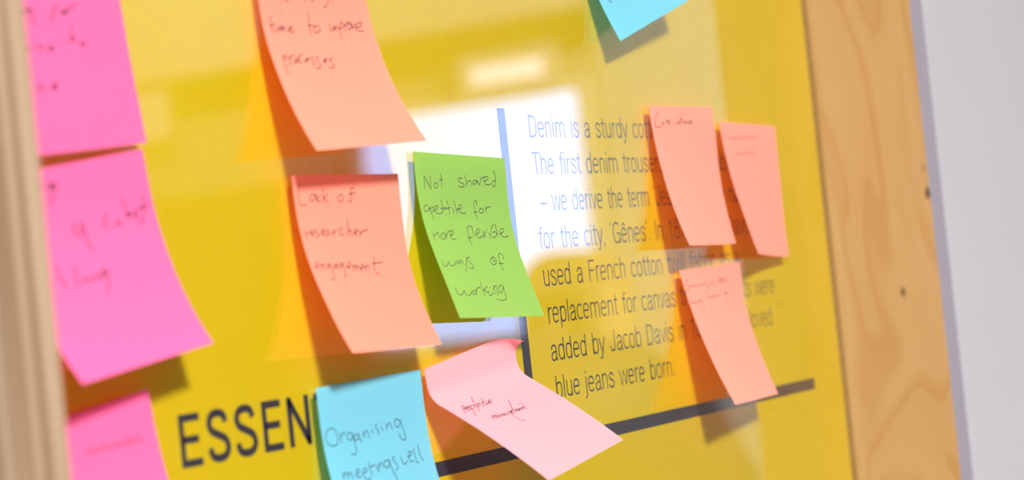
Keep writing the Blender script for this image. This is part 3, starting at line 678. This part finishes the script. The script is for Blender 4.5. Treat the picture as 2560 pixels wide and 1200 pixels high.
 'P2': [[[-23.24,5.57],[-20.59,8.29],[-17.53,5.59]],[[-16.02,6.39],[-12.69,5.87],[-14.17,8.03],[-12.6,6.99],[-10.59,6.08],[-14.23,11.18],[-16.1,12.17]],[[-5.49,21.12],[-7.5,23.45],[-5.65,25.39],[-2.82,23.38],[-3.71,21.2]],[[-1.43,20.94],[-2.08,25.55],[-1.54,30.2],[-0.5,29.95]],[[12.23,20.17],[9.0,22.77],[10.76,25.21]],[[14.91,25.36],[16.86,23.5],[18.61,25.61]],[[21.99,15.65],[22.4,19.43],[22.64,22.59]],[[21.79,22.34],[24.82,21.46],[22.82,23.25]],[[26.1,21.15],[27.8,23.68]],[[28.96,20.75],[25.84,23.71]],[[32.94,16.4],[31.05,23.67],[27.86,26.22]],[[29.42,20.9],[35.57,20.47]],[[-21.69,33.75],[-21.92,37.0],[-22.1,39.45]],[[-20.87,38.85],[-19.97,41.94]],[[-12.74,34.91],[-13.81,38.88],[-15.25,42.82]],[[-10.94,39.4],[-10.28,41.42],[-7.84,40.38],[-6.56,41.89]],[[-4.17,39.36],[-4.27,41.67],[-2.08,40.58]],[[2.06,38.78],[-0.79,39.96],[-0.44,41.51],[2.7,39.53],[1.3,43.33],[-1.59,47.62]]],
 'P3': [[[2.53,12.65],[0.53,13.01],[2.39,14.53],[0.38,15.23]],[[3.77,12.74],[4.11,15.1],[5.54,13.89],[6.31,15.5],[8.02,13.43]],[[9.01,13.68],[8.89,15.79]],[[10.6,13.71],[10.94,16.08]],[[9.21,13.73],[12.74,13.74]],[[14.89,14.12],[13.09,15.4],[15.17,16.34]],[[16.73,14.14],[16.76,16.45]],[[18.92,14.1],[19.01,16.57]],[[16.7,15.28],[19.09,15.29]],[[20.69,14.38],[20.72,16.7]],[[21.95,16.64],[22.74,14.16],[24.41,16.88],[24.9,14.32]],[[28.66,14.36],[26.23,15.37],[27.4,16.89],[29.9,16.77],[28.92,15.66]]],
 'A': [[[-28.25,3.67],[-32.73,6.61],[-33.36,11.06],[-26.87,10.95]],[[-24.27,8.58],[-26.18,9.73],[-23.17,9.47],[-23.3,8.42]],[[-20.15,6.94],[-20.24,9.46]],[[-20.04,8.16],[-17.28,7.41]],[[-18.45,8.97],[-15.54,8.34],[-16.74,7.74],[-18.11,9.37],[-15.94,9.77]],[[-7.82,8.52],[-7.7,9.83],[-4.44,8.59],[-6.32,8.02]],[[1.42,3.47],[-1.7,6.04],[-3.56,9.82]],[[-4.3,7.28],[0.46,6.64]],[[-1.39,8.5],[2.85,8.16]],[[1.9,8.28],[2.3,9.64],[4.73,8.07],[5.53,9.3]],[[7.31,8.89],[10.45,8.26],[9.1,7.31],[7.26,9.09],[11.11,9.37]]],
 'B': [[[-33.87,2.42],[-32.99,4.96],[-33.15,7.98]],[[-27.23,9.58],[-23.91,8.09],[-21.65,9.4],[-18.0,8.0],[-16.23,9.16],[-12.69,7.68],[-10.74,8.93]],[[-8.68,8.1],[-5.89,7.16],[-4.66,8.43],[-1.36,7.48],[0.4,8.74],[3.94,6.82],[6.73,8.15],[12.88,6.33]],[[-21.06,18.03],[-16.64,16.96],[-13.67,17.96],[-9.88,16.36],[-7.07,17.68],[-2.38,15.98],[0.48,17.01],[5.91,16.03],[7.64,19.72]]],
 'C': [[[-30.12,5.2],[-34.46,6.62],[-32.51,9.88],[-37.14,11.79]],[[-31.25,9.33],[-27.64,8.71],[-25.63,9.55],[-22.4,8.73],[-19.96,9.73],[-15.88,8.46],[-13.41,9.46],[-8.43,8.51]],[[-7.11,8.51],[-7.72,12.28],[-10.51,13.59]],[[-0.58,8.32],[-1.66,9.79],[1.57,9.17]],[[8.36,5.59],[9.27,9.41],[12.57,7.97],[13.62,9.5],[19.29,8.42]],[[9.29,7.53],[18.18,7.09]],[[-34.67,15.65],[-35.39,18.65],[-31.09,17.15],[-30.07,18.49],[-25.81,17.28],[-24.01,18.38],[-19.98,17.02],[-20.1,22.14],[-19.98,23.51]],[[-11.35,16.82],[-7.24,15.72],[-6.1,17.08],[-1.6,15.45],[0.62,16.88],[4.81,15.65],[7.57,16.69]],[[12.34,15.72],[16.66,15.51],[14.68,17.17],[16.41,20.96]]],
 'B2': [[[-29.8,51.9],[-30.69,54.3],[-29.66,55.95],[-28.07,56.83]],[[-22.22,53.46],[-23.45,56.13]]],
}
WID = {'G': 0.32, 'K': 0.3, 'B1': 0.4, 'T': 0.45, 'M': 0.45, 'P1': 0.6, 'P2': 0.6, 'P3': 0.34, 'A': 0.4, 'B': 0.32, 'C': 0.36, 'B2': 0.45}
NT = 76.0
def profile(q):
    a, s, beta, k2 = q
    n = 480
    tt = [-40 + 170.0*i/(n-1) for i in range(n)]
    th = []
    for t in tt:
        x = min(1, max(0, (t-a)/max(s, 1e-3)))
        th.append(beta*(x*x*(3-2*x)) + k2*max(0, t-a-s))
    D = [0.0]; Z = [0.0]; dt = tt[1]-tt[0]
    for i in range(1, n):
        D.append(D[-1] + (math.cos(th[i]) + math.cos(th[i-1]))/2*dt)
        Z.append(Z[-1] + (math.sin(th[i]) + math.sin(th[i-1]))/2*dt)
    def f(t):
        u = min(n-1.001, max(0, (t+40)/dt)); i = int(u); w = u-i
        return D[i]*(1-w)+D[i+1]*w, Z[i]*(1-w)+Z[i+1]*w
    d0 = f(0)[0]
    return lambda t: (f(t)[0]-d0, f(t)[1])
def surface(n):
    X, Y, phi, a, s, beta, k2, al, ear, q0, g = n      # ear: curl radius of the top right corner
    pf = profile((a, s, beta, k2)); ca, sa = math.cos(al), math.sin(al); c, sn = math.cos(phi), math.sin(phi)
    def P(u, v, lift=0.0):
        t = v*ca + u*sa; w = -v*sa + u*ca
        d, z = pf(t)
        x, y = d*sa + w*ca, -(d*ca - w*sa)
        if ear:
            q = max(0.0, u*math.cos(g) - v*math.sin(g) - q0)
            k = ear*math.sin(q/ear) - q
            x += k*math.cos(g); y += k*math.sin(g); z += ear*(1 - math.cos(q/ear))
        return Vector((x*c - y*sn, x*sn + y*c, z + 0.25 + lift))     # mm, relative to the note's top centre
    return P
def make_note(key, colour, pen, label, fx=0.0):
    n = NOTES[key]
    P = surface(n)
    G = 64 if key == 'K' else 44
    vs = []; fs = []
    for j in range(G+1):
        for i in range(G+1):
            p = P(-38 + NT*i/G, NT*j/G)
            vs.append(BV(p.x/1000, p.y/1000, p.z/1000))
    for j in range(G):
        for i in range(G):
            k = j*(G+1)+i
            fs.append((k, k+G+1, k+G+2, k+1))
    me = bpy.data.meshes.new('sticky_note')
    me.from_pydata([tuple(v) for v in vs], [], fs)
    for p in me.polygons: p.use_smooth = True
    o = link('sticky_note', me, PAPER[colour], None, B(n[0], n[1], 0))
    tag(o, label, 'sticky note', 'sticky notes on the glass')
    q = []
    for st in INK.get(key, []):
        q += ribbon(catmull([tuple(p) for p in st], 5), WID[key], False, True)
    def place(u, v):
        u = min(37.8, max(-37.8, u)); v = min(75.8, max(0.2, v))
        p = P(u, v); e = 0.5
        du = P(u+e, v) - P(u-e, v); dv = P(u, v+e) - P(u, v-e)
        nn = dv.cross(du).normalized()
        if nn.z < 0: nn = -nn
        p = p + nn*0.07
        return BV(p.x/1000, p.y/1000, p.z/1000)
    if q:
        link('handwriting', quads_mesh('handwriting', q, place), pen, o)
    return o
make_note('P1', 'pink', M_PEN, 'hot pink sticky note highest beside the left wooden edge, overlapping another')
make_note('P2', 'pink', M_PEN, 'curled hot pink sticky note in the middle of the column of three pink notes')
make_note('P3', 'pink', M_PEN, 'hot pink sticky note lowest beside the left wooden edge, next to the big black headline')
make_note('T', 'coral', M_PEN, 'big coral sticky note reading time to improve processes, cut by the top of the picture')
make_note('M', 'coral', M_PEN, 'coral sticky note reading Lack of researcher engagement, left of the green note')
make_note('G', 'green', M_PEN, 'lime green sticky note with sharp handwriting about more flexible ways of working')
make_note('B1', 'blue', M_PEN, 'sky blue sticky note reading Organising meetings well, covering the end of the black headline')
make_note('B2', 'blue', M_PEN, 'sky blue sticky note tilted with one pointed corner hanging in at the top')
make_note('K', 'pale', M_PEN, 'pale pink sticky note sticking far out from the glass, with two small slanted handwritten words')
make_note('A', 'coral_lifted', M_PEN, 'coral sticky note on the first text lines, just left of the rightmost coral note')
make_note('B', 'coral_lifted', M_PEN, 'narrow looking coral sticky note nearest the right wooden panel')
make_note('C', 'coral_lifted', M_PEN, 'coral sticky note hanging lowest on the right, its bottom touching the horizontal black rule')
